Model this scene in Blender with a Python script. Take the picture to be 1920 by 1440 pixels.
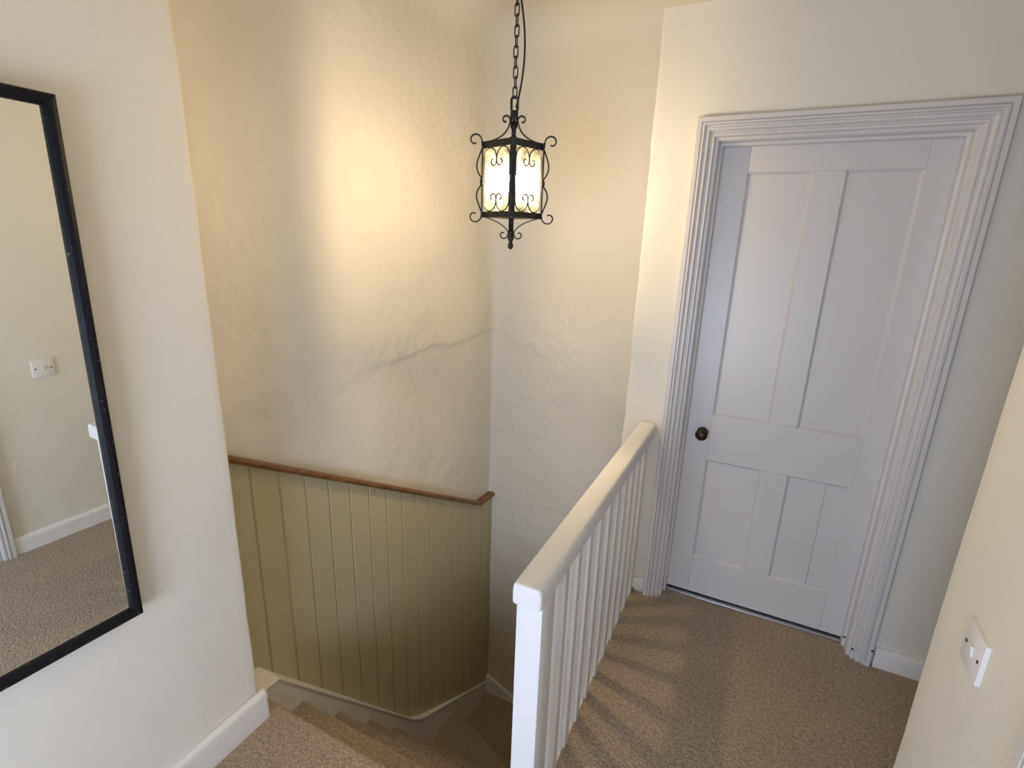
import bpy, bmesh, math, random
from mathutils import Vector, Matrix, noise
PI = math.pi
random.seed(4)
scene = bpy.context.scene
for o in list(bpy.data.objects):
    bpy.data.objects.remove(o)
C = scene.collection

# ---------------------------------------------------------------- camera
HEAD, TILT, ROLL, FPX = 0.453979, 0.275693, 0.03188, 964.65
fwd = Vector((-math.sin(HEAD)*math.cos(TILT), math.cos(HEAD)*math.cos(TILT), -math.sin(TILT)))
r0 = Vector((math.cos(HEAD), math.sin(HEAD), 0)); u0 = r0.cross(fwd)
rgt = r0*math.cos(ROLL) + u0*math.sin(ROLL); upv = u0*math.cos(ROLL) - r0*math.sin(ROLL)
cam_d = bpy.data.cameras.new('camera'); cam = bpy.data.objects.new('camera', cam_d); C.objects.link(cam)
M = Matrix((rgt, upv, -fwd)).transposed().to_4x4(); M.translation = Vector((0, 0, 1.6))
cam.matrix_world = M
cam_d.sensor_width = 36; cam_d.lens = FPX/1920*36; cam_d.clip_start = 0.02
scene.camera = cam

# ---------------------------------------------------------------- world, daylight, exposure
W = bpy.data.worlds.new('world'); scene.world = W; W.use_nodes = True
bg = W.node_tree.nodes['Background']
bg.inputs[0].default_value = (0.64, 0.76, 1.0, 1); bg.inputs[1].default_value = 13.8
LAMP_STRENGTH = 1200.0
LAMP_COL = (1.0, 0.76, 0.44)
vs = scene.view_settings
vs.view_transform = 'Standard'; vs.look = 'None'; vs.gamma = 1.0; vs.use_curve_mapping = False
vs.exposure = 0.12
pl = bpy.data.lights.new('window_portal', 'AREA'); pl.shape = 'RECTANGLE'; pl.size = 1.05; pl.size_y = 1.15
pl.cycles.is_portal = True
po = bpy.data.objects.new('window_portal', pl); C.objects.link(po)
po.location = (-0.425, -1.12, 0.825); po.rotation_euler = (PI/2, 0, 0)   # portal faces +y into the corridor

# ---------------------------------------------------------------- materials
def nodes(name):
    m = bpy.data.materials.new(name); m.use_nodes = True
    nt = m.node_tree; b = nt.nodes['Principled BSDF']
    return m, nt, b
def rgb(c): return (c[0], c[1], c[2], 1)
def mat_paint(name, col, rough=0.5, bump=0.0, scale=40, var=0.03, vscale=3.0, detail=4):
    m, nt, b = nodes(name); n = nt.nodes; l = nt.links
    tc = n.new('ShaderNodeTexCoord')
    nz = n.new('ShaderNodeTexNoise'); nz.inputs['Scale'].default_value = vscale; nz.inputs['Detail'].default_value = 3
    l.new(tc.outputs['Object'], nz.inputs['Vector'])
    mx = n.new('ShaderNodeMix'); mx.data_type = 'RGBA'
    mx.inputs['A'].default_value = rgb([c*(1-var) for c in col]); mx.inputs['B'].default_value = rgb([min(1, c*(1+var)) for c in col])
    l.new(nz.outputs['Fac'], mx.inputs['Factor']); l.new(mx.outputs['Result'], b.inputs['Base Color'])
    b.inputs['Roughness'].default_value = rough
    if bump:
        nb = n.new('ShaderNodeTexNoise'); nb.inputs['Scale'].default_value = scale; nb.inputs['Detail'].default_value = detail
        l.new(tc.outputs['Object'], nb.inputs['Vector'])
        bp = n.new('ShaderNodeBump'); bp.inputs['Strength'].default_value = bump; bp.inputs['Distance'].default_value = 0.01
        l.new(nb.outputs['Fac'], bp.inputs['Height']); l.new(bp.outputs['Normal'], b.inputs['Normal'])
    return m
def mat_carpet():
    m, nt, b = nodes('carpet'); n = nt.nodes; l = nt.links
    tc = n.new('ShaderNodeTexCoord')
    v = n.new('ShaderNodeTexVoronoi'); v.inputs['Scale'].default_value = 150; v.feature = 'F1'
    l.new(tc.outputs['Object'], v.inputs['Vector'])
    nz = n.new('ShaderNodeTexNoise'); nz.inputs['Scale'].default_value = 90; nz.inputs['Detail'].default_value = 4
    l.new(tc.outputs['Object'], nz.inputs['Vector'])
    n2 = n.new('ShaderNodeTexNoise'); n2.inputs['Scale'].default_value = 2.5; n2.inputs['Detail'].default_value = 3
    l.new(tc.outputs['Object'], n2.inputs['Vector'])
    cr = n.new('ShaderNodeValToRGB'); e = cr.color_ramp.elements
    e[0].position = 0.25; e[0].color = (0.27, 0.20, 0.135, 1); e[1].position = 0.75; e[1].color = (0.54, 0.425, 0.31, 1)
    l.new(nz.outputs['Fac'], cr.inputs['Fac'])
    mx = n.new('ShaderNodeMix'); mx.data_type = 'RGBA'; mx.blend_type = 'MULTIPLY'; mx.inputs['Factor'].default_value = 1
    c2 = n.new('ShaderNodeValToRGB'); c2.color_ramp.elements[0].position = 0.3; c2.color_ramp.elements[0].color = (0.88, 0.88, 0.88, 1)
    c2.color_ramp.elements[1].position = 0.7; c2.color_ramp.elements[1].color = (1, 1, 1, 1)
    l.new(n2.outputs['Fac'], c2.inputs['Fac'])
    l.new(cr.outputs['Color'], mx.inputs['A']); l.new(c2.outputs['Color'], mx.inputs['B'])
    l.new(mx.outputs['Result'], b.inputs['Base Color'])
    b.inputs['Roughness'].default_value = 0.95; b.inputs['Specular IOR Level'].default_value = 0.1
    b.inputs['Sheen Weight'].default_value = 0.25; b.inputs['Sheen Roughness'].default_value = 0.5
    bp = n.new('ShaderNodeBump'); bp.inputs['Strength'].default_value = 0.8; bp.inputs['Distance'].default_value = 0.005; bp.invert = True
    l.new(v.outputs['Distance'], bp.inputs['Height'])
    l.new(bp.outputs['Normal'], b.inputs['Normal'])
    return m
def mat_oak():
    m, nt, b = nodes('oak'); n = nt.nodes; l = nt.links
    tc = n.new('ShaderNodeTexCoord'); mp = n.new('ShaderNodeMapping'); mp.inputs['Scale'].default_value = (30, 3, 30)
    l.new(tc.outputs['Object'], mp.inputs['Vector'])
    nz = n.new('ShaderNodeTexNoise'); nz.inputs['Scale'].default_value = 3; nz.inputs['Detail'].default_value = 6
    l.new(mp.outputs['Vector'], nz.inputs['Vector'])
    cr = n.new('ShaderNodeValToRGB'); e = cr.color_ramp.elements
    e[0].position = 0.3; e[0].color = (0.10, 0.042, 0.014, 1); e[1].position = 0.7; e[1].color = (0.30, 0.145, 0.055, 1)
    l.new(nz.outputs['Fac'], cr.inputs['Fac']); l.new(cr.outputs['Color'], b.inputs['Base Color'])
    b.inputs['Roughness'].default_value = 0.38
    return m
def mat_frame_black():
    m, nt, b = nodes('chipped_black'); n = nt.nodes; l = nt.links
    tc = n.new('ShaderNodeTexCoord')
    nz = n.new('ShaderNodeTexNoise'); nz.inputs['Scale'].default_value = 95; nz.inputs['Detail'].default_value = 5; nz.inputs['Roughness'].default_value = 0.7
    l.new(tc.outputs['Object'], nz.inputs['Vector'])
    cr = n.new('ShaderNodeValToRGB'); e = cr.color_ramp.elements
    e[0].position = 0.645; e[0].color = (0.008, 0.008, 0.011, 1); e[1].position = 0.68; e[1].color = (0.30, 0.24, 0.17, 1)
    l.new(nz.outputs['Fac'], cr.inputs['Fac']); l.new(cr.outputs['Color'], b.inputs['Base Color'])
    b.inputs['Roughness'].default_value = 0.4; b.inputs['Specular IOR Level'].default_value = 0.2
    bp = n.new('ShaderNodeBump'); bp.inputs['Strength'].default_value = 0.25; bp.inputs['Distance'].default_value = 0.004
    l.new(nz.outputs['Fac'], bp.inputs['Height']); l.new(bp.outputs['Normal'], b.inputs['Normal'])
    return m
def mat_metal(name, col, rough, metallic=1.0):
    m, nt, b = nodes(name)
    b.inputs['Base Color'].default_value = rgb(col); b.inputs['Roughness'].default_value = rough; b.inputs['Metallic'].default_value = metallic
    n = nt.nodes; l = nt.links
    nz = n.new('ShaderNodeTexNoise'); nz.inputs['Scale'].default_value = 120
    tc = n.new('ShaderNodeTexCoord'); l.new(tc.outputs['Object'], nz.inputs['Vector'])
    bp = n.new('ShaderNodeBump'); bp.inputs['Strength'].default_value = 0.1; bp.inputs['Distance'].default_value = 0.002
    l.new(nz.outputs['Fac'], bp.inputs['Height']); l.new(bp.outputs['Normal'], b.inputs['Normal'])
    return m
def mat_pane():
    # seeded lantern glass: mostly clear, with a soft milky scatter
    m, nt, b = nodes('seeded_glass'); n = nt.nodes; l = nt.links
    n.remove(b); out = n['Material Output']
    tc = n.new('ShaderNodeTexCoord')
    nz = n.new('ShaderNodeTexNoise'); nz.inputs['Scale'].default_value = 38; nz.inputs['Detail'].default_value = 4; nz.inputs['Distortion'].default_value = 1.2
    l.new(tc.outputs['Object'], nz.inputs['Vector'])
    mr = n.new('ShaderNodeMapRange'); mr.inputs['From Min'].default_value = 0.3; mr.inputs['From Max'].default_value = 0.75
    mr.inputs['To Min'].default_value = 0.01; mr.inputs['To Max'].default_value = 0.08
    l.new(nz.outputs['Fac'], mr.inputs['Value'])
    tr = n.new('ShaderNodeBsdfTransparent'); tr.inputs[0].default_value = (0.47, 0.47, 0.43, 1)
    tl = n.new('ShaderNodeBsdfTranslucent'); tl.inputs[0].default_value = (0.93, 0.95, 0.86, 1)
    gl = n.new('ShaderNodeBsdfGlossy'); gl.inputs['Roughness'].default_value = 0.08
    a = n.new('ShaderNodeMixShader'); l.new(mr.outputs['Result'], a.inputs[0]); l.new(tr.outputs[0], a.inputs[1]); l.new(tl.outputs[0], a.inputs[2])
    c = n.new('ShaderNodeMixShader'); c.inputs[0].default_value = 0.08; l.new(a.outputs[0], c.inputs[1]); l.new(gl.outputs[0], c.inputs[2])
    l.new(c.outputs[0], out.inputs['Surface'])
    return m
def mat_window_glass():
    m, nt, b = nodes('window_glass'); n = nt.nodes; l = nt.links
    n.remove(b); out = n['Material Output']
    tr = n.new('ShaderNodeBsdfTransparent'); gl = n.new('ShaderNodeBsdfGlossy'); gl.inputs['Roughness'].default_value = 0.02
    a = n.new('ShaderNodeMixShader'); a.inputs[0].default_value = 0.06; l.new(tr.outputs[0], a.inputs[1]); l.new(gl.outputs[0], a.inputs[2])
    l.new(a.outputs[0], out.inputs['Surface'])
    return m
def mat_emit(name, col, s):
    m, nt, b = nodes(name)
    b.inputs['Base Color'].default_value = rgb((1, 0.9, 0.7)); b.inputs['Emission Color'].default_value = rgb(col); b.inputs['Emission Strength'].default_value = s
    return m

PLASTER_COL = (0.82, 0.775, 0.68)
M_PLASTER = mat_paint('plaster', PLASTER_COL, 0.7, bump=0.30, scale=18, var=0.02, vscale=2)
M_WALL = mat_paint('wall_paint', PLASTER_COL, 0.7, bump=0.06, scale=60, var=0.015, vscale=2)
M_CEIL = mat_paint('ceiling_paint', (0.80, 0.74, 0.63), 0.8, bump=0.06, scale=30)
M_WHITE = mat_paint('white_gloss', (0.86, 0.84, 0.83), 0.3, bump=0.015, scale=50, var=0.02)
M_TRIM = mat_paint('white_satin', (0.70, 0.67, 0.655), 0.36, bump=0.015, scale=60, var=0.02)
M_STRING = mat_paint('stringer_cream', (0.86, 0.82, 0.75), 0.4, bump=0.04, scale=40, var=0.02)
M_OLIVE = mat_paint('olive_paint', (0.55, 0.485, 0.30), 0.42, bump=0.06, scale=80, var=0.03)
M_CARPET = mat_carpet()
M_OAK = mat_oak()
M_BLACKFRAME = mat_frame_black()
M_IRON = mat_paint('wrought_iron', (0.012, 0.011, 0.010), 0.42, bump=0.1, scale=150, var=0.1)
M_MIRROR = mat_metal('mirror_silver', (0.90, 0.92, 0.88), 0.0)
M_MIRROR.node_tree.nodes['Bump'].inputs['Strength'].default_value = 0.0
M_BRONZE = mat_metal('dark_bronze', (0.055, 0.035, 0.022), 0.35, 0.8)
M_STEEL = mat_metal('steel', (0.62, 0.63, 0.66), 0.3)
M_PLASTIC = mat_paint('switch_plastic', (0.84, 0.81, 0.78), 0.35, var=0.01)
M_PANE = mat_pane()
M_WGLASS = mat_window_glass()
M_BULB = mat_emit('lamp_filament', LAMP_COL, LAMP_STRENGTH)
M_DARK = mat_paint('gap_dark', (0.03, 0.025, 0.03), 0.8)

# ---------------------------------------------------------------- mesh helpers
class MB:
    def __init__(s): s.v = []; s.f = []
    def add(s, vs, fs):
        k = len(s.v); s.v += [tuple(p) for p in vs]; s.f += [tuple(i+k for i in f) for f in fs]; return s
    def box(s, a, b):
        (x0, y0, z0), (x1, y1, z1) = a, b
        return s.add([(x0,y0,z0),(x1,y0,z0),(x1,y1,z0),(x0,y1,z0),(x0,y0,z1),(x1,y0,z1),(x1,y1,z1),(x0,y1,z1)],
                     [(3,2,1,0),(4,5,6,7),(0,1,5,4),(1,2,6,5),(2,3,7,6),(3,0,4,7)])
    def bbox(s, a, b, bev=0.003, seg=2):
        bm = bmesh.new(); bmesh.ops.create_cube(bm, size=1)
        c = [(a[i]+b[i])/2 for i in range(3)]; d = [abs(b[i]-a[i]) for i in range(3)]
        for v in bm.verts: v.co = Vector((c[0]+v.co.x*d[0], c[1]+v.co.y*d[1], c[2]+v.co.z*d[2]))
        bmesh.ops.bevel(bm, geom=list(bm.edges), offset=min(bev, min(d)*0.45), segments=seg, profile=0.5, affect='EDGES')
        bm.verts.index_update()
        s.add([v.co[:] for v in bm.verts], [tuple(v.index for v in f.verts) for f in bm.faces]); bm.free(); return s
    def prism(s, poly, fn):   # poly: 2D ring, fn(p,t) t in 0/1 -> 3D point
        n = len(poly)
        s.add([fn(p, 0) for p in poly]+[fn(p, 1) for p in poly],
              [tuple(range(n))[::-1], tuple(range(n, 2*n))] + [(i, (i+1) % n, n+(i+1) % n, n+i) for i in range(n)]); return s
    def loft(s, rings, cap=True, closed=True):
        n = len(rings[0]); vs = [p for r in rings for p in r]; fs = []
        for i in range(len(rings)-1):
            for j in range(n if closed else n-1):
                a = i*n+j; b = i*n+(j+1) % n; fs.append((a, b, b+n, a+n))
        if cap and closed:
            fs.append(tuple(range(n))[::-1]); fs.append(tuple((len(rings)-1)*n+j for j in range(n)))
        return s.add(vs, fs)
    def tube(s, pts, r, n=8, flat=None, side=None, cyc=False):
        # round tube, or flat strip (flat=(w,t), w along 'side')
        P = [Vector(p) for p in pts]; rings = []; N = len(P); prev = None
        for i in range(N):
            if cyc: t = P[(i+1) % N]-P[(i-1) % N]
            else: t = P[min(i+1, N-1)]-P[max(i-1, 0)]
            t.normalize()
            if side is not None: a = Vector(side)
            elif prev is None:
                a = Vector((0, 0, 1)) if abs(t.z) < 0.9 else Vector((1, 0, 0))
            else: a = prev
            a = a-t*a.dot(t); a.normalize(); prev = a; b = t.cross(a)
            if flat:
                w, h = flat[0]/2, flat[1]/2
                rings.append([P[i]+a*w+b*h, P[i]-a*w+b*h, P[i]-a*w-b*h, P[i]+a*w-b*h])
            else:
                rr = r[i] if isinstance(r, (list, tuple)) else r
                rings.append([P[i]+a*math.cos(2*PI*k/n)*rr+b*math.sin(2*PI*k/n)*rr for k in range(n)])
        if cyc: rings.append(rings[0])
        return s.loft(rings, cap=not cyc)
    def lathe(s, prof, center=(0,0,0), axis='z', n=20):
        rings = []
        for (r, h) in prof:
            ring = []
            for k in range(n):
                a = 2*PI*k/n; x, y = r*math.cos(a), r*math.sin(a)
                p = {'z': (x, y, h), 'y': (x, h, y), 'x': (h, x, y)}[axis]
                ring.append(tuple(p[i]+center[i] for i in range(3)))
            rings.append(ring)
        return s.loft(rings)
    def grid(s, nu, nv, fn):
        vs = [fn(i/nu, j/nv) for j in range(nv+1) for i in range(nu+1)]
        fs = [(j*(nu+1)+i, j*(nu+1)+i+1, (j+1)*(nu+1)+i+1, (j+1)*(nu+1)+i) for j in range(nv) for i in range(nu)]
        return s.add(vs, fs)
    def build(s, name, mat, parent=None, angle=35, recalc=True, loc=None):
        me = bpy.data.meshes.new(name)
        vs = s.v if loc is None else [tuple(p[i]-loc[i] for i in range(3)) for p in s.v]
        me.from_pydata(vs, [], s.f)
        if recalc:
            bm = bmesh.new(); bm.from_mesh(me); bmesh.ops.recalc_face_normals(bm, faces=bm.faces); bm.to_mesh(me); bm.free()
        me.polygons.foreach_set('use_smooth', [True]*len(me.polygons)); me.set_sharp_from_angle(angle=math.radians(angle))
        me.materials.append(mat); me.update()
        o = bpy.data.objects.new(name, me); C.objects.link(o)
        if loc is not None: o.location = loc
        if parent is not None: o.parent = parent
        return o
def empty(name, loc=(0,0,0), rot=(0,0,0)):
    o = bpy.data.objects.new(name, None); C.objects.link(o); o.location = loc; o.rotation_euler = rot; o.empty_display_size = 0.1
    return o
def tag(o, label, cat, group=None):
    o['label'] = label; o['category'] = cat
    if group: o['group'] = group
    return o
def struct(o, label=None, cat=None):
    o['kind'] = 'structure'
    if label: o['label'] = label
    if cat: o['category'] = cat
    return o

# ---------------------------------------------------------------- layout numbers (metres, camera above the origin)
XL = -1.34          # mirror wall
YL = 0.883          # where the mirror wall stops
XR = 0.445          # near right wall
YR = 1.31           # where it stops
YD = 2.18           # door wall
XD = -0.50          # left end of door wall
YF = 2.73           # far stairwell wall
ZC, ZS = 2.42, 2.66 # landing ceiling, stairwell ceiling
XS = -1.45          # stair stringer face
Y0 = 0.945          # landing nosing
ZB = -2.75          # lower floor
YB = -1.10          # corridor back wall
def xp(y): return -1.456 - 0.104*(max(0.0, 2.75-y)/1.7)**1.9     # panelling face (old wall, not quite straight)

def nz(p, s, o=0.0): return noise.noise(Vector((p[0]*s+o, p[1]*s+o*1.7, p[2]*s-o)))
def lump(p): return 0.006*nz(p, 1.3, 3)+0.004*nz(p, 3.1, 9)+0.0016*nz(p, 9, 5)+0.0007*nz(p, 27, 2)

# ================================================================= SETTING
def swept_wall(path, z0, z1, dz, disp, top=None):
    """path: list of ((x,y),(nx,ny)); a plastered skin, displaced along the normal"""
    nzs = max(1, round((z1-z0)/dz)); rows = []
    m = MB(); n = len(path)
    vs = []; fs = []
    for j in range(nzs+1):
        z = z0+(z1-z0)*j/nzs
        for (q, nn) in path:
            qq, n2 = (q(z), nn(z)) if callable(q) else (q, nn)
            d = disp((qq[0], qq[1], z))
            vs.append((qq[0]+n2[0]*d, qq[1]+n2[1]*d, z))
    for j in range(nzs):
        for i in range(n-1):
            a = j*n+i; fs.append((a, a+1, a+n+1, a+n))
    m.add(vs, fs); return m

# --- stairwell wall: plaster skin running along the panelled side, round the soft corner, along the far side
CRACK = [(1.30, 0.97), (1.564, 0.996), (1.657, 1.036), (1.768, 1.04), (1.889, 1.039), (2.004, 1.054), (2.147, 1.063), (2.304, 1.042), (2.455, 1.053), (2.71, 1.073)]
CRACKF = [(-1.50, 1.073), (-1.30, 1.01), (-1.156, 0.948), (-1.012, 0.919), (-0.90, 0.86), (-0.60, 0.80)]
def interp(tab, x):
    if x <= tab[0][0]: return tab[0][1]
    for (a, b), (c, d) in zip(tab, tab[1:]):
        if x <= c: return b+(d-b)*(x-a)/(c-a)
    return tab[-1][1]
def sstep(a, b, x):
    t = min(1, max(0, (x-a)/(b-a))); return t*t*(3-2*t)
def stair_disp(p):
    x, y, z = p
    d = 2.0*lump(p)
    # old rough render: a ledge line where the upper coat overhangs the lower one
    rough = 0.0
    if z > -0.3:
        if x < -1.40:
            zc = interp(CRACK, y)+0.012*nz((0, y, 0), 14, 4); amp = 0.012*sstep(1.40, 1.95, y)*(1-0.4*sstep(2.3, 2.7, y))
        else:
            zc = interp(CRACKF, x)+0.016*nz((x, 0, 0), 11, 4); amp = 0.006*(1-sstep(-1.3, -0.7, x))
        d += amp*sstep(zc-0.018, zc+0.008, z)*(1-sstep(zc+0.05, zc+0.45, z))
        band = sstep(0.35, 0.9, z)*(1-sstep(1.25, 1.75, z))
        r = max(0.0, nz((x, y, z), 2.2, 31)+0.25)
        d += band*r*(0.004*(1-abs(nz(p, 13, 21)))**6+0.0042*nz(p, 11, 8)+0.0026*nz(p, 26, 1)+0.0012*nz(p, 60, 4))
    # cove to the ceiling
    R = 0.16
    t = z-(ZS-R)
    if t > 0: d += R-math.sqrt(max(0, R*R-t*t))
    return d
def corner_path():
    pts = []
    a = math.atan2(1.0, 0.0536); dirA = Vector((math.cos(a), math.sin(a))); nA = (dirA.y, -dirA.x)
    cx, cy = xp(YF)-0.022, YF
    def rad(z): return 0.02+0.03*sstep(0.0, 0.8, z)+0.14*sstep(1.0, 1.9, z)
    L = (YF-0.80)/dirA.y; N1 = 250
    def lineA(t):
        def f(z):
            y = 0.80+(cy-rad(z)*0.97-0.80)*t
            return (xp(y)-0.022, y)
        return f
    for i in range(N1+1):
        pts.append((lineA(i/N1), (lambda z: nA)))
    K = 10
    for k in range(1, K):
        def f(z, k=k):
            r = rad(z)*0.97; th = k/K
            p0 = Vector((xp(cy-r)-0.022, cy-r)); p2 = Vector((cx+r, cy)); pc = Vector((cx, cy))
            q = p0*(1-th)**2+pc*2*th*(1-th)+p2*th*th
            return (q.x, q.y)
        def g(z, k=k):
            th = k/K; v = Vector(nA)*(1-th)+Vector((0, -1))*th; v.normalize(); return (v.x, v.y)
        pts.append((f, g))
    N2 = 130; XE = 1.0
    for i in range(N2+1):
        def f(z, i=i):
            r = rad(z)*0.97; t = i/N2
            xa = cx+r
            return (xa+( -0.42-xa)*t, cy) if True else None
        pts.append((f, (lambda z: (0, -1))))
    pts.append(((lambda z: (XE, cy)), (lambda z: (0, -1))))
    return pts
wb = swept_wall(corner_path(), ZB, ZS, 0.0115, stair_disp)
struct(wb.build('wall_stairwell', M_PLASTER, angle=80, recalc=False), 'lumpy cream plaster wall wrapping the stairwell behind the lantern', 'wall')

# --- mirror wall with its soft plaster arris
def wall_left():
    path = []; N = 60
    for i in range(N+1): path.append(((XL, YB+(YL-0.012-YB)*(i/N)**0.6), (1, 0)))
    for k in range(1, 5):
        a = PI/2*k/4; path.append(((XL-0.012+0.012*math.cos(a), YL-0.012+0.012*math.sin(a)), (math.cos(a), math.sin(a))))
    path.append(((-1.75, YL), (0, 1)))
    return swept_wall(path, ZB, ZS, 0.03, lambda p: 0.8*lump(p)+(0.003*nz(p, 5, 7) if p[1] > 0.85 else 0))
struct(wall_left().build('wall_left', M_WALL, angle=80, recalc=False), 'pale painted wall carrying the black framed mirror', 'wall')

# --- door wall
DX0, DX1, DZ1 = -0.265, 0.52, 1.985
def wall_door():
    m = MB(); dsp = lambda p: 0.6*lump(p)
    path = []
    path.append(((XD, YF+0.02), (-1, 0))); path.append(((XD, YD+0.3), (-1, 0)))
    for i in range(1, 8): path.append(((XD, YD+0.3-(0.3-0.014)*i/7), (-1, 0)))
    for k in range(1, 5):
        a = PI/2*k/5; path.append(((XD+0.014-0.014*math.cos(a), YD+0.014-0.014*math.sin(a)), (-math.cos(a), -math.sin(a))))
    for i in range(9): path.append(((XD+0.014+(DX0-XD-0.014)*i/8, YD), (0, -1)))
    e = lambda p: dsp(p)+(0.0045*nz(p, 6, 3)+0.002*nz(p, 17, 3) if p[0] < XD+0.03 else 0)
    s = swept_wall(path, -0.30, ZS, 0.02, e); m.add(s.v, s.f)
    for (x0, x1, z0, z1) in ((DX1, 2.2, -0.05, ZC+0.02), (DX0, DX1, DZ1, ZC+0.02)):
        m.grid(max(2, round((x1-x0)/.03)), max(2, round((z1-z0)/.03)), lambda u, v: (x0+(x1-x0)*u, YD-dsp((x0+(x1-x0)*u, YD, z0+(z1-z0)*v)), z0+(z1-z0)*v))
    # reveals of the opening
    m.box((DX0-0.0, YD+0.004, 0), (DX0+0.004, YD+0.22, DZ1)); m.box((DX1-0.004, YD+0.004, 0), (DX1, YD+0.22, DZ1)); m.box((DX0, YD+0.004, DZ1-0.004), (DX1, YD+0.22, DZ1))
    return m
struct(wall_door().build('wall_back', M_WALL, angle=80, recalc=False), 'cream wall holding the white panelled door', 'wall')

# --- near right wall (with thickness), corridor back wall, far right end
T = 0.13
DY0, DY1 = -0.02, 0.755            # opening of the side door
def wall_right():
    m = MB()
    path = [((XR, YR-0.012-(YR-0.012-DY1)*i/12) , (-1, 0)) for i in range(13)][::-1]
    for k in range(1, 5):
        a = PI/2*k/4; path.append(((XR+0.012-0.012*math.cos(a), YR-0.012+0.012*math.sin(a)), (-math.cos(a), math.sin(a))))
    path.append(((XR+T, YR), (0, 1))); path.append(((2.2, YR), (0, 1)))
    s = swept_wall(path, -0.05, ZC+0.02, 0.03, lambda p: 0.5*lump(p)); m.add(s.v, s.f)
    m.grid(30, 40, lambda u, v: (XR-0.5*lump((XR, YB+(DY0-YB)*u, v*ZC)), YB+(DY0-YB)*u, v*(ZC+0.02)))
    m.grid(20, 10, lambda u, v: (XR-0.5*lump((XR, DY0+(DY1-DY0)*u, DZ1+(ZC-DZ1)*v)), DY0+(DY1-DY0)*u, DZ1+(ZC+0.02-DZ1)*v))
    m.box((XR+0.004, DY0-0.004, 0), (XR+T+0.1, DY0, DZ1)); m.box((XR+0.004, DY1, 0), (XR+T+0.1, DY1+0.004, DZ1)); m.box((XR+0.004, DY0, DZ1), (XR+T+0.1, DY1, DZ1+0.004))
    return m
struct(wall_right().build('wall_right', M_WALL, angle=80, recalc=False), 'near cream wall with the light switch', 'wall')
struct(MB().box((2.2, YR-0.1, -0.05), (2.3, YD+0.2, ZC+0.1)).build('wall_end', M_WALL), 'plain cream wall closing the landing on the right', 'wall')
WX0, WX1, WZ0, WZ1 = -0.95, 0.10, 0.25, 1.40
m = MB()
m.box((-1.75, YB-0.2, ZB), (WX0, YB, ZS)); m.box((WX1, YB-0.2, -0.1), (XR+0.2, YB, ZS)); m.box((WX0, YB-0.2, -0.1), (WX1, YB, WZ0)); m.box((WX0, YB-0.2, WZ1), (WX1, YB, ZS))
struct(m.build('wall_front', M_WALL), 'cream corridor wall with the window behind the viewer', 'wall')
w = empty('window_1', ((WX0+WX1)/2, YB-0.1, WZ0)); struct(w, 'white sash window at the corridor end', 'window')
def rel(mb, name, mat, parent):
    o = mb.build(name, mat); o.parent = parent; o.location = -Vector(parent.location); return o
xm, zm = (WX0+WX1)/2, (WZ0+WZ1)/2
for (a, b) in (((WX0, WZ0), (WX0+0.06, WZ1)), ((WX1-0.06, WZ0), (WX1, WZ1)), ((WX0+0.06, WZ0), (WX1-0.06, WZ0+0.06)), ((WX0+0.06, WZ1-0.06), (WX1-0.06, WZ1))):
    rel(MB().bbox((a[0], YB-0.13, a[1]), (b[0], YB-0.07, b[1])), 'window_frame', M_WHITE, w)
rel(MB().bbox((xm-0.02, YB-0.12, WZ0+0.06), (xm+0.02, YB-0.08, WZ1-0.06)), 'glazing_bar', M_WHITE, w)
for (a, b) in ((WX0+0.06, xm-0.02), (xm+0.02, WX1-0.06)):
    rel(MB().box((a, YB-0.105, WZ0+0.06), (b, YB-0.1, WZ1-0.06)), 'pane', M_WGLASS, w)
rel(MB().bbox((WX0-0.04, YB-0.02, WZ0-0.03), (WX1+0.04, YB+0.06, WZ0)), 'window_sill', M_WHITE, w)

# --- ceilings
m = MB(); m.box((XD-0.0, YB-0.1, ZC), (2.3, YD+0.3, ZC+0.06)); m.box((-1.75, YB-0.1, ZC), (XD, YL, ZC+0.06))
struct(m.build('ceiling', M_CEIL), 'plain cream ceiling over the landing', 'ceiling')
m = MB(); m.box((-1.75, YL-0.02, ZS), (XD+0.6, YF+0.1, ZS+0.06)); m.box((XD, YL-0.1, ZC+0.061), (XD+0.05, YF+0.1, ZS)); m.box((-1.75, YL-0.05, ZC+0.061), (XD, YL-0.0, ZS))
struct(m.build('ceiling_stairwell', M_CEIL), 'raised cream ceiling above the stairwell', 'ceiling')

# --- landing floor: carpet with rolled edge at the head of the stairs
XB = -0.385          # carpet edge along the balustrade
def nosing_profile(y0, y1, zt, th=0.04, r=0.016):
    pts = [(y0, zt-th), (y0, zt)]
    for k in range(7):
        a = PI/2-PI*k/6; pts.append((y1-r+r*math.cos(a), zt-r+r*math.sin(a)))
    pts += [(y1-r-0.004, zt-2*r), (y1-0.022, zt-th)]
    return pts
m = MB(); m.prism(nosing_profile(YB, Y0, 0.0, th=0.06), lambda p, t: (-1.75+(XB+1.75)*t, p[0], p[1]))
m.box((XB, YB, -0.06), (2.3, YD+0.4, 0.0))
struct(m.build('floor', M_CARPET, angle=50), 'brown looped carpet covering the landing', 'floor')
m = MB(); m.box((-1.75, YB, -0.30), (2.3, Y0-0.03, -0.061)); m.box((XB-0.04, Y0-0.03, -0.30), (2.3, YD+0.4, -0.061))
m.box((-1.75, YB, ZB), (-0.40, Y0-0.04, -0.301)) ; m.box((-0.43, Y0-0.04, ZB), (-0.39, 1.80, -0.301)); m.box((-1.75, YB, ZB-0.1), (2.3, YF+0.1, ZB))
m.box((0.95, 1.7, ZB), (1.05, YF+0.1, 0)); m.box((-0.43, 1.7, ZB), (1.0, 1.80, -0.301)); m.box((XD-0.001, YD+0.39, -0.3), (2.3, YF+0.1, -0.001)) 
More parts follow.
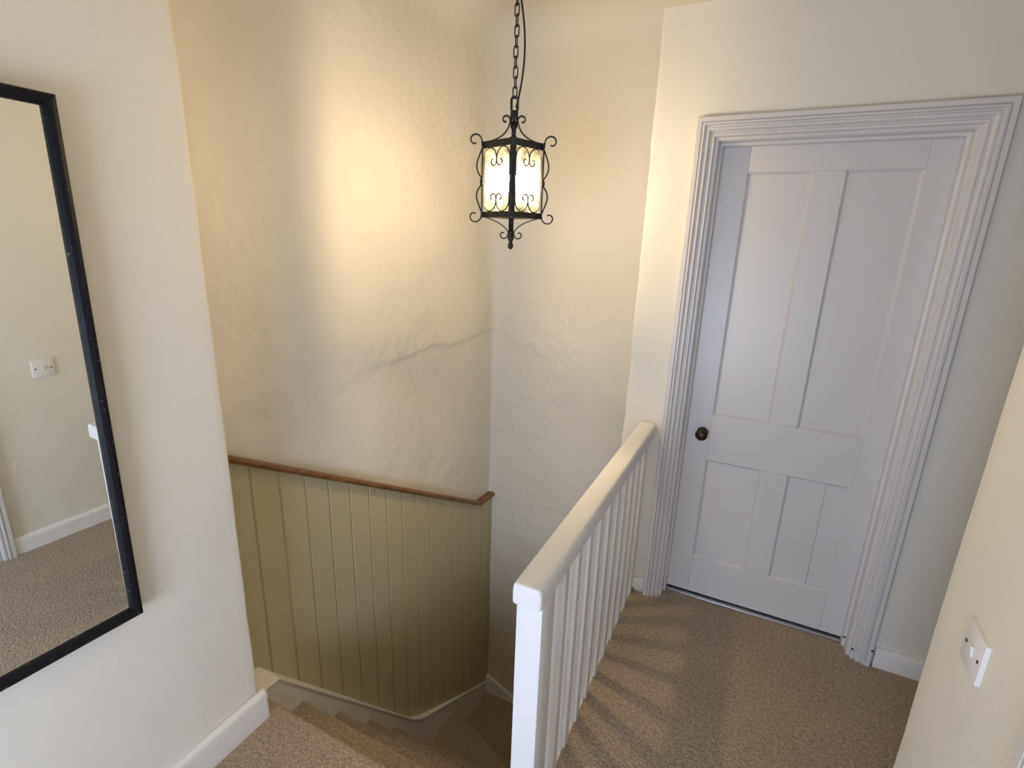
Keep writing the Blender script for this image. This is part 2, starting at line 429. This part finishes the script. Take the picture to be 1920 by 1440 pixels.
struct(m.build('floor_structure', M_CEIL), 'cream underside of the landing beside the stairs', 'floor')
# unseen slabs added behind the walls so no daylight leaks in
m = MB(); m.box((XD+0.02, YD+0.42, -0.05), (2.3, YD+0.46, ZC+0.1)); m.box((XR+0.6, YB-0.1, -0.1), (XR+0.66, YR-0.02, ZC+0.1)); m.box((-1.80, YB-0.1, ZB), (-1.751, YF+0.2, ZS+0.1)); m.box((-1.8, YF+0.16, ZB), (1.1, YF+0.2, ZS+0.1)); m.box((2.3, YR-0.2, -0.1), (2.35, YD+0.5, ZC+0.1))
m.box((XR, YB-0.15, -0.1), (XR+0.66, YB-0.05, ZC+0.1))
struct(m.build('wall_light_stop', M_WALL), 'unseen slabs added to stop daylight leaking in', 'wall')

# --- baseboards
def baseboard(name, a, b, nrm, h=0.105, t=0.018, z0=0.0, label=None):
    """straight skirting from a to b (plan points on the wall), rounded top edge; nrm points into the room"""
    prof = [(0, 0), (t, 0), (t, h-0.02), (t-0.002, h-0.010), (t-0.007, h-0.003), (t-0.012, h), (0, h)]
    m = MB(); m.prism(prof, lambda p, k: ((a[0] if k == 0 else b[0])+nrm[0]*p[0], (a[1] if k == 0 else b[1])+nrm[1]*p[0], z0+p[1]))
    return struct(m.build(name, M_WHITE, angle=50), label, 'baseboard')
m = MB(); t_, h_ = 0.022, 0.108
prof = [(0, 0), (t_, 0), (t_, h_-0.016), (t_-0.002, h_-0.007), (t_-0.008, h_-0.001), (t_-0.012, h_), (0, h_)]
rings = []
for (y, s) in ((YB, 1), (YL+0.004, 1), (YL+0.010, 0.93), (YL+0.014, 0.75)):
    rings.append([(XL-0.003+(p[0]+0.003)*s, y, p[1]*(1 if s == 1 else (0.985 if s > 0.9 else 0.96))) for p in prof])
m.loft(rings); struct(m.build('baseboard_left', M_WHITE, angle=40), 'white skirting board under the mirror wall', 'baseboard')
baseboard('baseboard_back', (0.585, YD), (2.2, YD), (0, -1), h=0.085, t=0.022, label='white skirting board right of the panelled door')
baseboard('baseboard_right', (XR, 0.845), (XR, YR+0.018), (-1, 0), h=0.085, label='white skirting board below the light switch')
baseboard('baseboard_end', (XR, YR), (2.2, YR), (0, 1), h=0.085, label='white skirting board round the wall end')
# lumpy scrap of old skirting between door frame and balustrade
m = MB(); m.grid(16, 12, lambda u, v: (-0.395+0.068*u, YD-0.004-0.020*max(0, math.sin(PI*min(1, v*1.05)))**0.6*(0.6+0.4*math.sin(u*3)) - 0.004*nz((u*2, v*2, 0), 2.3, 5), -0.01+0.075*v+0.008*math.sin(u*7+v*3)))
struct(m.build('baseboard_stub', M_STRING, angle=80, recalc=False), 'lumpy painted skirting stub beside the door frame', 'baseboard')

# --- architraves (reeded) built as one mitred moulding
def architrave(name, x0, x1, ztop, w, to3, parent=None, mat=M_TRIM, label=None):
    # profile: (distance from outer edge towards the opening, projection from wall)
    P = [(0, -0.004), (0, 0.026), (0.004, 0.030), (0.018, 0.030), (0.0205, 0.024), (0.023, 0.030), (0.030, 0.031), (0.033, 0.020), (0.036, 0.019), (0.040, 0.024), (0.047, 0.024), (0.051, 0.019),
         (0.053, 0.010), (0.057, 0.010), (0.061, 0.014), (0.067, 0.013), (0.070, 0.007), (0.072, -0.002), (0.080, -0.002), (0.084, -0.008), (0.084, -0.050), (0.093, -0.052), (0.095, -0.056), (0.095, -0.086)]
    P = [(a*w/0.095, b) for a, b in P]
    m = MB(); rings = []
    for (fx, fz) in ((lambda d: x0+d, lambda d: 0.0), (lambda d: x0+d, lambda d: ztop-d), (lambda d: x1-d, lambda d: ztop-d), (lambda d: x1-d, lambda d: 0.0)):
        rings.append([to3(fx(d), q, fz(d)) for d, q in P])
    m.loft(rings, cap=False, closed=False)
    o = m.build(name, mat, angle=25, recalc=False)
    if parent is not None: o.parent = parent; o.location = -Vector(parent.location)
    else: struct(o, label, 'door frame')
    return o
def door(name, label, x0, x1, z0, z1, to3, origin, cols, rows, knob=None, split=None):
    """four panel door; cols/rows are the panel openings, to3(x, depth, z) places it (depth towards the viewer)"""
    root = empty(name, origin); struct(root, label, 'door')
    th = 0.038
    def put(mb, nm, mat): o = mb.build(nm, mat, angle=40); o.parent = root; o.location = -Vector(origin); return o
    def slab(a, b, d0, d1, bev=0.0012):
        q = MB().bbox((a[0], d0, a[1]), (b[0], d1, b[1]), bev, 1); q.v = [to3(*v) for v in q.v]; return q
    (a0, a1), (b0, b1) = cols; (r0_, r1_), (s0, s1) = rows
    put(slab((x0, z0), (a0, z1), -th, 0), 'stile', M_TRIM); put(slab((b1, z0), (x1, z1), -th, 0), 'stile', M_TRIM)
    for (za, zb) in ((z0, r0_), (r1_, s0), (s1, z1)): put(slab((a0, za), (b1, zb), -th, -0.0003), 'rail', M_TRIM)
    for (za, zb) in ((r0_, r1_), (s0, s1)): put(slab((a1, za), (b0, zb), -th, -0.0006), 'muntin', M_TRIM)
    for ci, (xa, xb) in enumerate(cols):
        for ri, (za, zb) in enumerate(rows):
            pieces = [(xa, xb)]
            if split and (ci, ri) == split[0]: pieces = [(xa, split[1]-0.0004), (split[1]+0.0004, xb)]
            for (pa, pb) in pieces: last = put(slab((pa, za), (pb, zb), -0.026, -0.011, 0.0008), 'panel', M_TRIM)
            # sloping bead round the opening
            bd = MB(); w = 0.009
            rr = [[to3(x, d, z) for (x, d, z) in ((xa+o_, d_, za+o_), (xb-o_, d_, za+o_), (xb-o_, d_, zb-o_), (xa+o_, d_, zb-o_))] for o_, d_ in ((0, -0.0015), (w, -0.0108))]
            bd.loft(rr, cap=False); q = put(bd, 'bead', M_TRIM); q.parent = last; q.location = (0, 0, 0)
    if knob:
        k = MB(); kx, kz = knob
        prof = [(0.0235, 0.0), (0.0235, 0.003), (0.018, 0.006), (0.009, 0.008), (0.0085, 0.022), (0.016, 0.026), (0.0235, 0.034), (0.0255, 0.042), (0.022, 0.050), (0.012, 0.055), (0.001, 0.056)]
        k.lathe(prof, (0, 0, 0), 'y', 24); k.v = [to3(kx+v[0], v[1], kz+v[2]) for v in k.v]
        o = put(k, 'door_knob', M_BRONZE); o['label'] = 'round dark bronze knob'
    return root
YDF = 2.265
to_door = lambda x, d, z: (x, YDF-d, z)
d1 = door('door_1', 'white four panelled door with a dark bronze knob', -0.250, 0.508, 0.016, 1.972, to_door, (0.13, YDF, 0.0),
     ((-0.142, 0.078), (0.179, 0.404)), ((0.202, 0.689), (0.897, 1.867)), knob=(-0.173, 0.812), split=((1, 0), 0.3215))
architrave('trim_1', -0.330, 0.577, 2.048, 0.092, lambda x, d, z: (x, YD-d, z), label='white reeded architrave round the panelled door')
# old screw holes at the foot of the right jamb
for (hx, hy, hz) in ((0.490, YD+0.049, 0.045), (0.512, YD-0.0135, 0.045), (0.572, YD-0.030, 0.075)):
    o = MB().lathe([(0.0045, 0.0), (0.0045, -0.0012), (0.001, -0.0014)], (hx, hy, hz), 'y', 8).build('screw_hole', M_DARK); o.parent = bpy.data.objects['trim_1']
m = MB(); m.bbox((-0.238, YDF-0.022, 0.0), (0.485, YDF+0.03, 0.007), 0.003)
o = m.build('threshold_strip', M_STEEL); struct(o, 'metal threshold strip under the white door', 'threshold'); o.name = 'trim_3'
to_side = lambda x, d, z: (XR-d+0.085, x, z)
door('door_2', 'white panelled door in the near right wall', DY0+0.012, DY1-0.012, 0.016, 1.972, to_side, (XR+0.085, 0.39, 0), ((0.10, 0.315), (0.42, 0.635)), ((0.202, 0.689), (0.897, 1.867)), knob=(0.69, 0.95))
architrave('trim_2', 0.845-0.96, 0.845, 2.048, 0.092, lambda x, d, z: (XR-d, x, z), label='white architrave at the edge of the near right wall')

# ================================================================= STAIRCASE
R_, G_ = 0.2317, 0.181
st = empty('staircase', (-0.94, 1.5, ZB)); tag(st, 'steep carpeted winding staircase dropping away beyond the landing edge', 'staircase')
def sp(mb, name, mat, angle=50):
    o = mb.build(name, mat, angle=angle); o.parent = st; o.location = -Vector(st.location); return o
NY = [Y0, 1.141, 1.321, 1.504, 1.684, 1.862]
for k in range(1, 6):
    zt = -R_*k; m = MB()
    prof = nosing_profile(NY[k-1]-0.024, NY[k], zt, th=0.055)
    prof = [(NY[k-1]-0.024, zt-0.055-0.0)] + prof[1:]
    m.prism(prof, lambda p, t: (XS+0.0005+(-0.432-XS)*t, p[0], p[1]))
    m.box((XS+0.0005, NY[k]-0.060, zt-R_), (-0.432, NY[k]-0.0225, zt-0.05))
    sp(m, 'carpeted_step', M_CARPET)
m = MB(); m.box((XS, Y0-0.05, -R_), (-0.432, Y0-0.0225, -0.06)); sp(m, 'riser', M_CARPET)
def winder(poly, zt, nose=(1, 2)):
    m = MB(); bm = bmesh.new()
    vs = [bm.verts.new((x, y, zt)) for x, y in poly]; f = bm.faces.new(vs)
    e = bmesh.ops.extrude_face_region(bm, geom=[f]); 
    for g in e['geom']:
        if isinstance(g, bmesh.types.BMVert): g.co.z -= R_+0.05
    bmesh.ops.recalc_face_normals(bm, faces=bm.faces)
    es = [ed for ed in bm.edges if all(abs(v.co.z-zt) < 1e-6 for v in ed.verts) and {tuple(round(c, 4) for c in v.co[:2]) for v in ed.verts} == {tuple(round(c, 4) for c in poly[nose[0]]), tuple(round(c, 4) for c in poly[nose[1]])}]
    bmesh.ops.bevel(bm, geom=es, offset=0.014, segments=4, profile=0.5, affect='EDGES')
    bm.verts.index_update(); m.add([v.co[:] for v in bm.verts], [tuple(v.index for v in q.verts) for q in bm.faces]); bm.free()
    return m
NW = (-0.434, 1.872)
sp(winder([(XS+0.0005, 1.83), (XS+0.0005, 2.290), NW, (-0.434, 1.83)], -6*R_), 'winder_step', M_CARPET)
sp(winder([(XS+0.0005, 2.25), (XS+0.0005, 2.700), (-0.86, 2.700), NW], -7*R_-0.03, nose=(2, 3)), 'winder_step', M_CARPET)
sp(winder([(-0.90, 2.700), (-0.30, 2.700), (-0.434, 1.862)], -8*R_-0.03, nose=(1, 2)), 'winder_step', M_CARPET)
for i in range(3):
    sp(winder([(-0.36+0.22*i-(0.08 if i == 0 else 0), 1.81), (-0.10+0.22*i, 1.81), (-0.10+0.22*i, 2.705), (-0.36+0.22*i, 2.705)], -(9+i)*R_-0.03), 'carpeted_step', M_CARPET)
# wall stringer: flat top at the landing, steep pitch, swept curve to the winders
TOP = [(0.885, -0.026), (1.036, -0.031)]
steep = (-1.09+0.031)/(1.873-1.036); shallow = (-1.555+1.09)/(2.70-1.873)
b0 = (1.79, -0.031+steep*(1.79-1.036)); b2 = (2.01, -1.09+shallow*(2.01-1.873)); b1 = (1.873, -1.10)
TOP.append(b0)
for k in range(1, 12):
    t = k/12; TOP.append(tuple(b0[i]*(1-t)**2+2*b1[i]*t*(1-t)+b2[i]*t*t for i in range(2)))
TOP += [b2, (2.70, -1.555)]
def stringer_mesh(x_front, back, ztop_off, zbot):
    m = MB(); rings = []
    for (y, z) in TOP:
        xb = back(y)
        rings.append([(xb, y, z+ztop_off), (x_front, y, z+ztop_off), (x_front, y, z+ztop_off-zbot), (xb, y, z+ztop_off-zbot)])
    m.loft(rings); return m
sg = sp(stringer_mesh(XS, lambda y: xp(y)-0.03, -0.006, 0.75), 'stringer', M_STRING, angle=30); sg['label'] = 'cream painted wall stringer beside the steps'
cp = sp(stringer_mesh(XS+0.005, lambda y: xp(y)-0.02, 0.0, 0.006), 'stringer_cap', M_STRING, angle=30)
bd = MB(); bd.tube([(XS+0.001, y, z-0.013) for y, z in TOP], 0.0022, 6); sp(bd, 'bead', M_STRING)
# skirting on the far wall by the winders
def fz(x): return -1.515-(x+1.43)*0.47
m = MB(); xs_ = [XS-0.03+i*0.1 for i in range(11)]
m.loft([[(x, YF+0.03, fz(x)), (x, YF-0.026, fz(x)-0.002), (x, YF-0.030, fz(x)-0.010), (x, YF-0.030, fz(x)-0.5), (x, YF+0.03, fz(x)-0.5)] for x in xs_])
sp(m, 'far_skirting', M_WHITE, 40)
# apron under the landing edge on the well side
m = MB(); m.box((-0.436, Y0-0.02, -0.30), (-0.4255, YD+0.3, -0.012)); sp(m, 'apron', M_WHITE)

# ================================================================= PANELLING with oak cap
pn = empty('stair_panelling', (-1.5, 1.8, -1.0)); tag(pn, 'olive green tongue and groove panelling with oak cap beside the stairs', 'panelling')
def pp(mb, name, mat, angle=30):
    o = mb.build(name, mat, angle=angle); o.parent = pn; o.location = -Vector(pn.location); return o
YK = 2.555; SL = (-0.034-0.832)/(YK-1.031)
def ztop(y): return 0.832+SL*(y-1.031) if y < YK else -0.034-0.06*(y-YK)
def zbase(y): return interp(TOP, y)-0.12
ys = [1.089+0.1077*i for i in range(-2, 15)]; ys = [y for y in ys if y < 2.66]+[2.706]
for ya, yb in zip(ys, ys[1:]):
    g = 0.0055; dth = 0.0065
    # V jointed board
    sec = [(ya, dth), (ya+g*0.25, dth), (ya+g, 0.0), (yb-g, 0.0), (yb-g*0.25, dth), (yb, dth), (yb, 0.016), (ya, 0.016)]
    m = MB(); m.prism(sec, lambda p, t: (xp(p[0])-p[1], p[0], (zbase(p[0]) if t == 0 else ztop(p[0]))))
    pp(m, 'board', M_OLIVE, 25)
m = MB(); m.prism([(2.7065, -0.004), (2.728, -0.004), (2.728, 0.016), (2.7065, 0.016)], lambda p, t: (xp(p[0])-p[1], p[0], (-1.6 if t == 0 else ztop(p[0])-0.012))); pp(m, 'end_bead', M_OLIVE)
def cap_section(y, z, k=1.0):
    # rounded rail sitting over the boards, sticking 30 mm into the well
    w0, w1, h = -0.018, 0.028, 0.027
    s = [(w0, 0), (w1-0.008, 0), (w1-0.002, 0.004), (w1, 0.010), (w1, 0.017), (w1-0.003, 0.023), (w1-0.009, h), (w0, h)]
    return [(xp(y)+a, y, z+b) for a, b in s]
YA = 0.875
m = MB(); m.loft([cap_section(YA, ztop(YA)), cap_section(1.4, ztop(1.4)), cap_section(2.0, ztop(2.0)), cap_section(YK, ztop(YK)-0.001)]); pp(m, 'cap_rail', M_OAK, 40)
m = MB(); m.loft([cap_section(YK, ztop(YK)-0.001), cap_section(2.715, ztop(2.715))]); pp(m, 'cap_rail', M_OAK, 40)

# ================================================================= BALUSTRADE
bl = empty('balustrade', (-0.394, 1.55, 0)); tag(bl, 'white painted balustrade guarding the landing beside the stairwell', 'balustrade')
def bp_(mb, name, mat=M_WHITE, angle=40):
    o = mb.build(name, mat, angle=angle); o.parent = bl; o.location = -Vector(bl.location); return o
ZR = 0.843
m = MB(); m.bbox((-0.4265, 0.936, -0.30), (-0.360, 1.001, ZR-0.055), 0.003, 2); bp_(m, 'newel_post')
# handrail: flat moulded top with rounded shoulders, rounded nose at the newel
def hr(y, s=1.0, dz=0.0):
    x0, x1, h = -0.4300, -0.3560, 0.058; cx = (x0+x1)/2; w = (x1-x0)/2
    pts = []
    prof = [(-0.88, 0.0), (-0.97, 0.003), (-1.0, 0.010), (-1.0, 0.040), (-0.965, 0.049), (-0.88, 0.0550), (-0.74, 0.0575), (-0.4, 0.058), (0.4, 0.058), (0.74, 0.0575), (0.88, 0.0550), (0.965, 0.049), (1.0, 0.040), (1.0, 0.010), (0.97, 0.003), (0.88, 0.0)]
    for a, b in prof: pts.append((cx+a*w*s, y, ZR-h+dz+h/2+(b-h/2)*s))
    return pts
m = MB(); m.loft([hr(0.9150, 0.84), hr(0.9155, 0.90), hr(0.9175, 0.955), hr(0.921, 0.988), hr(0.926, 1.0), hr(1.5), hr(2.172)]); bp_(m, 'handrail', angle=60)
m = MB(); m.bbox((-0.446, 0.99, -0.05), (XB-0.0005, 2.176, -0.002), 0.004, 2); bp_(m, 'base_rail')
NB = 11; pitch = 0.1075
for i in range(NB):
    y = 1.060+pitch*i
    m = MB(); m.bbox((-0.412, y-0.016, -0.004), (-0.380, y+0.016, ZR-0.056), 0.002, 1); bp_(m, 'baluster')

# ================================================================= MIRROR
mr = empty('wall_mirror', (XL+0.012, 0.31, 0.655)); tag(mr, 'tall mirror in a thin chipped black frame on the left wall', 'mirror')
MW, MH, FW = 0.56, 1.19, 0.0235
# local: X out of the wall, Y along the wall (0 = right edge, negative to the left), Z up
Y1m = 0.273
def mrail(nm, p0, p1, n_in):
    # mitred moulding: profile (inset towards the glass, projection)
    P = [(0, -0.008), (0, 0.012), (0.003, 0.017), (0.010, 0.019), (0.0185, 0.016), (FW, 0.008), (FW, 0.0)]
    rings = []
    for (c, sgn) in ((p0, 1), (p1, -1)):
        d = Vector((p1[0]-p0[0], p1[1]-p0[1])).normalized()
        rings.append([(q, c[0]+n_in[0]*a+d.x*a*sgn, c[1]+n_in[1]*a+d.y*a*sgn) for a, q in P])
    m = MB(); m.loft(rings, cap=True); o = m.build(nm, M_BLACKFRAME, mr, 30); return o
ya, yb, za, zb = Y1m-MW, Y1m, 0.0, MH
mrail('frame_rail', (ya, za), (yb, za), (0, 1)); mrail('frame_rail', (yb, zb), (ya, zb), (0, -1))
mrail('frame_stile', (yb, za), (yb, zb), (-1, 0)); mrail('frame_stile', (ya, zb), (ya, za), (1, 0))
MB().box((-0.004, ya+0.008, za+0.008), (0.003, yb-0.008, zb-0.008)).build('mirror_glass', M_MIRROR, mr)['label'] = 'silvered mirror glass'
# hung leaning out slightly at the top, a touch out of true
mr.rotation_euler = (math.radians(-0.7), math.radians(0.75), math.radians(-0.85))

# ================================================================= LIGHT SWITCH
sw = empty('light_switch', (XR-0.001, 1.094, 0.889)); tag(sw, 'white plastic single rocker light switch on the near right wall', 'light switch')
MB().bbox((-0.0095, -0.043, -0.043), (0.004, 0.043, 0.043), 0.003, 2).build('plate', M_PLASTIC, sw)
rk = MB().bbox((-0.0145, -0.0065, -0.012), (-0.009, 0.0065, 0.012), 0.0015, 1); rk.v = [(x+(0.0025 if z < 0 else -0.001 if x < -0.01 else 0), y, z) for x, y, z in rk.v]
rk.build('rocker', M_PLASTIC, sw)
for s in (-1, 1): MB().lathe([(0.0034, -0.0093), (0.0034, -0.0103), (0.001, -0.0107)], (0, s*0.0302, 0), 'x', 10).build('screw', M_BRONZE, sw)

# ================================================================= LANTERN
LX, LY = -0.853, 1.70
ang = math.atan2(-LY, -LX)                     # +x of the lantern points at the landing
ln = empty('hanging_lantern', (LX, LY, 1.562), (0, 0, ang)); tag(ln, 'black wrought iron lantern with scrolls hanging lit above the stairs', 'lantern')
def lp(mb, name, mat=M_IRON, parent=None, angle=40):
    o = mb.build(name, mat, angle=angle); o.parent = parent or ln; return o
Z = lambda z: z-1.562
RB = 0.104; zt0, zt1 = Z(1.890), Z(1.912); zb0, zb1 = Z(1.668), Z(1.687)
def ring4(R): return [(R*math.cos(k*PI/2), R*math.sin(k*PI/2)) for k in range(4)]
def rim(z0, z1, Ro, Ri):
    m = MB(); o, i = ring4(Ro), ring4(Ri)
    vs = [(x, y, z0) for x, y in o]+[(x, y, z1) for x, y in o]+[(x, y, z0) for x, y in i]+[(x, y, z1) for x, y in i]
    fs = []
    for k in range(4):
        n = (k+1) % 4
        fs += [(k, n, 4+n, 4+k), (8+n, 8+k, 12+k, 12+n), (4+k, 4+n, 12+n, 12+k), (n, k, 8+k, 8+n)]
    return m.add(vs, fs)
lp(rim(zt0, zt1, RB+0.003, RB-0.003), 'top_rim'); lp(rim(zt1-0.006, zt1-0.003, RB-0.0025, 0.058), 'top_baffle'); lp(rim(zb0, zb1, RB+0.003, RB-0.003), 'bottom_rim')  # inner plate at the top is a guess, added to cut lamp light upwards
def spiral(c, r_a, r_b, a0, turn, n=26):
    return [(c[0]+(r_a+(r_b-r_a)*i/n)*math.cos(a0+turn*i/n), c[1]+(r_a+(r_b-r_a)*i/n)*math.sin(a0+turn*i/n)) for i in range(n+1)]
def bez(p0, p1, p2, p3, n=12):
    return [tuple(p0[i]*(1-t)**3+3*p1[i]*t*(1-t)**2+3*p2[i]*t*t*(1-t)+p3[i]*t**3 for i in range(2)) for t in [k/n for k in range(n+1)]]
for k in range(4):
    a = k*PI/2; er = Vector((math.cos(a), math.sin(a), 0)); et = Vector((-math.sin(a), math.cos(a), 0))
    def P(u, z): return er*u+Vector((0, 0, z))
    # corner post
    lp(MB().tube([P(RB, zb0-0.001), P(RB, zt1+0.001)], 0, flat=(0.021, 0.005), side=et), 'corner_post')
    # neck bar rising to the collar, ending in a scroll
    c = (0.028, Z(1.982)); sp1 = spiral(c, 0.0155, 0.0055, PI+0.35, -1.75*PI)
    nb = bez((RB, zt1-0.004), (0.055, zt1+0.004), (0.020, Z(1.935)), (sp1[0][0], sp1[0][1]))
    lp(MB().tube([P(*q) for q in nb+sp1[1:]], 0, flat=(0.015, 0.0042), side=et), 'neck_scroll')
    # outward scroll at the top corner
    c = (RB+0.026, zt1+0.004); s = spiral(c, 0.024, 0.0085, PI+0.25, -1.72*PI)
    lp(MB().tube([P(RB+0.001, zt0+0.004)]+[P(*q) for q in s] if False else [P(RB+0.001, zt0+0.006)]+[P(*q) for q in s], 0, flat=(0.010, 0.0044), side=et), 'corner_scroll')
    # outward scroll at the bottom corner
    c = (RB+0.026, zb0+0.004); s = spiral(c, 0.024, 0.0085, PI-0.1, 1.72*PI)
    lp(MB().tube([P(RB+0.001, zb1-0.004)]+[P(*q) for q in s], 0, flat=(0.010, 0.0044), side=et), 'corner_scroll')
    # bowed side wires
    up = bez((RB+0.002, zt0+0.002), (RB+0.012, zt0-0.03), (RB+0.035, zt0-0.055), (RB+0.003, zt0-0.092), 16)
    dn = bez((RB+0.003, zb1+0.088), (RB+0.035, zb1+0.055), (RB+0.012, zb1+0.03), (RB+0.002, zb1-0.002), 16)
    lp(MB().tube([P(*q) for q in up], 0.0026, 6), 'side_bow'); lp(MB().tube([P(*q) for q in dn], 0.0026, 6), 'side_bow')
    # leaf boss on the post
    zm_ = (zt0+zb1)/2-0.004
    lp(MB().lathe([(0.001, -0.013), (0.005, -0.008), (0.004, -0.004), (0.0065, 0.0), (0.004, 0.004), (0.005, 0.008), (0.001, 0.013)], P(RB+0.003, zm_), 'z', 8), 'leaf_boss')
    # lower bracket sweeping in to the finial, ending in a scroll
    nb = bez((RB-0.002, zb0+0.003), (0.070, zb0-0.004), (0.022, Z(1.648)), (0.0085, Z(1.618)))
    lp(MB().tube([P(*q) for q in nb], 0, flat=(0.017, 0.0036), side=et), 'lower_bracket')
    c = (0.027, Z(1.612)); s = spiral(c, 0.0165, 0.006, PI-0.3, 1.75*PI)
    lp(MB().tube([P(0.008, Z(1.623))]+[P(*q) for q in s], 0.0022, 6), 'finial_scroll')
    # pane between this corner and the next, with its two pairs of scrolls
    a2 = a+PI/2; e2 = Vector((math.cos(a2), math.sin(a2), 0)); A = er*RB; B = e2*RB; mid = (A+B)/2; du = (B-A).normalized(); nn = mid.normalized()
    w = (B-A).length/2-0.009
    pm = MB(); z0_, z1_ = zb0+0.004, zt0+0.004
    pv = [mid-nn*0.004+du*s_*w+Vector((0, 0, z)) for s_ in (-1, 1) for z in (z0_, z1_)]
    pm.add([pv[0]-nn*0.0012, pv[2]-nn*0.0012, pv[3]-nn*0.0012, pv[1]-nn*0.0012], [(0, 1, 2, 3)])
    pane = lp(pm, 'pane', M_PANE)
    def Q(u, z): return mid+nn*0.003+du*u+Vector((0, 0, z))
    hw = w-0.002
    for s_ in (-1, 1):
        for top in (1, 0):
            # along the edge, arch over, curl back at the centre
            L = [(hw, 0.0), (hw, 0.035)]
            rr = hw/2
            arch = [(hw/2+rr*math.cos(t), 0.055+rr*1.15*math.sin(t)) for t in [PI*i/14 for i in range(15)]]
            curl = spiral((0.0165, 0.048), 0.0165, 0.006, PI, 1.45*PI, 16)
            pts = L+arch+curl[1:]
            H = 0.055+rr*1.15
            q = [Q(s_*u, (zt0-0.001-H+v) if top else (zb1+0.001+H-v)) for u, v in pts]
            lp(MB().tube(q, 0.0022, 6), 'pane_scroll', parent=pane)
# single frosted lamp hanging from a holder in the middle
lp(MB().lathe([(0.002, Z(1.868)), (0.013, Z(1.866)), (0.015, Z(1.860)), (0.015, Z(1.826)), (0.012, Z(1.822)), (0.002, Z(1.821))], (0, 0, 0), 'z', 16), 'lamp_holder')
zq = Z(1.775)
lp(MB().lathe([(0.001, zq-0.0225)]+[(0.0225*math.sin(PI*k/14), zq-0.0225*math.cos(PI*k/14)) for k in range(1, 11)]+[(0.014, zq+0.028), (0.0105, zq+0.046), (0.002, zq+0.0465)], (0, 0, 0), 'z', 20), 'bulb', M_BULB, angle=80)
lp(MB().lathe([(0.002, Z(1.562)), (0.008, Z(1.566)), (0.0105, Z(1.574)), (0.008, Z(1.583)), (0.0055, Z(1.590)), (0.010, Z(1.594)), (0.0115, Z(1.600)), (0.0115, Z(1.624)), (0.009, Z(1.628)), (0.002, Z(1.630))], (0, 0, 0), 'z', 14), 'finial')
lp(MB().lathe([(0.002, Z(1.936)), (0.006, Z(1.938)), (0.006, Z(1.955)), (0.0125, Z(1.957)), (0.0125, Z(1.975)), (0.0135, Z(1.976)), (0.0135, Z(2.006)), (0.0095, Z(2.010)), (0.002, Z(2.012))], (0, 0, 0), 'z', 14), 'collar')
lp(MB().tube([(0, 0, Z(1.86)), (0, 0, Z(1.94))], 0.005, 10), 'stem')
def link_pts(zc, h, w, rot, n=20):
    out = []
    for i in range(n):
        t = 2*PI*i/n; r = w/2; x = r*math.cos(t); z = r*math.sin(t)+(h/2-r)*(1 if math.sin(t) >= 0 else -1)
        out.append((x*math.cos(rot), x*math.sin(rot), zc+z))
    return out
# shackle, chain to the ceiling, flex beside it
lp(MB().tube(link_pts(Z(2.029), 0.046, 0.021, PI/2), 0.0042, 8, cyc=True), 'shackle')
zc = 2.029+0.036; i = 0; link = None
while zc < ZS-0.03:
    if link is None or True:
        rot = (PI/2-0.5) if i % 2 == 0 else 0.35
    o = lp(MB().tube(link_pts(0, 0.036, 0.0155, rot), 0.0021, 6, cyc=True), 'chain_link') if i < 2 else (first if i % 2 == 0 else second).copy()
    if i == 0: first = o
    if i == 1: second = o
    if i >= 2: C.objects.link(o)
    o.parent = ln; o.location = (0, 0.0008*math.sin(i*1.3), Z(zc)); zc += 0.0295; i += 1
fx = []
for k in range(40):
    t = k/39; z = Z(2.018)+(Z(ZS-0.02)-Z(2.018))*t
    off = 0.023*math.sin(PI*min(1, t/0.54))**0.85 if t < 0.54 else 0.0
    fx.append((0.010-0.006*min(1, t*4), 0.005+off, z))
lp(MB().tube(fx, 0.0031, 8), 'flex')
lp(MB().lathe([(0.05, Z(ZS)), (0.05, Z(ZS-0.006)), (0.035, Z(ZS-0.018)), (0.008, Z(ZS-0.026)), (0.002, Z(ZS-0.03))], (0, 0, 0), 'z', 20), 'ceiling_rose')
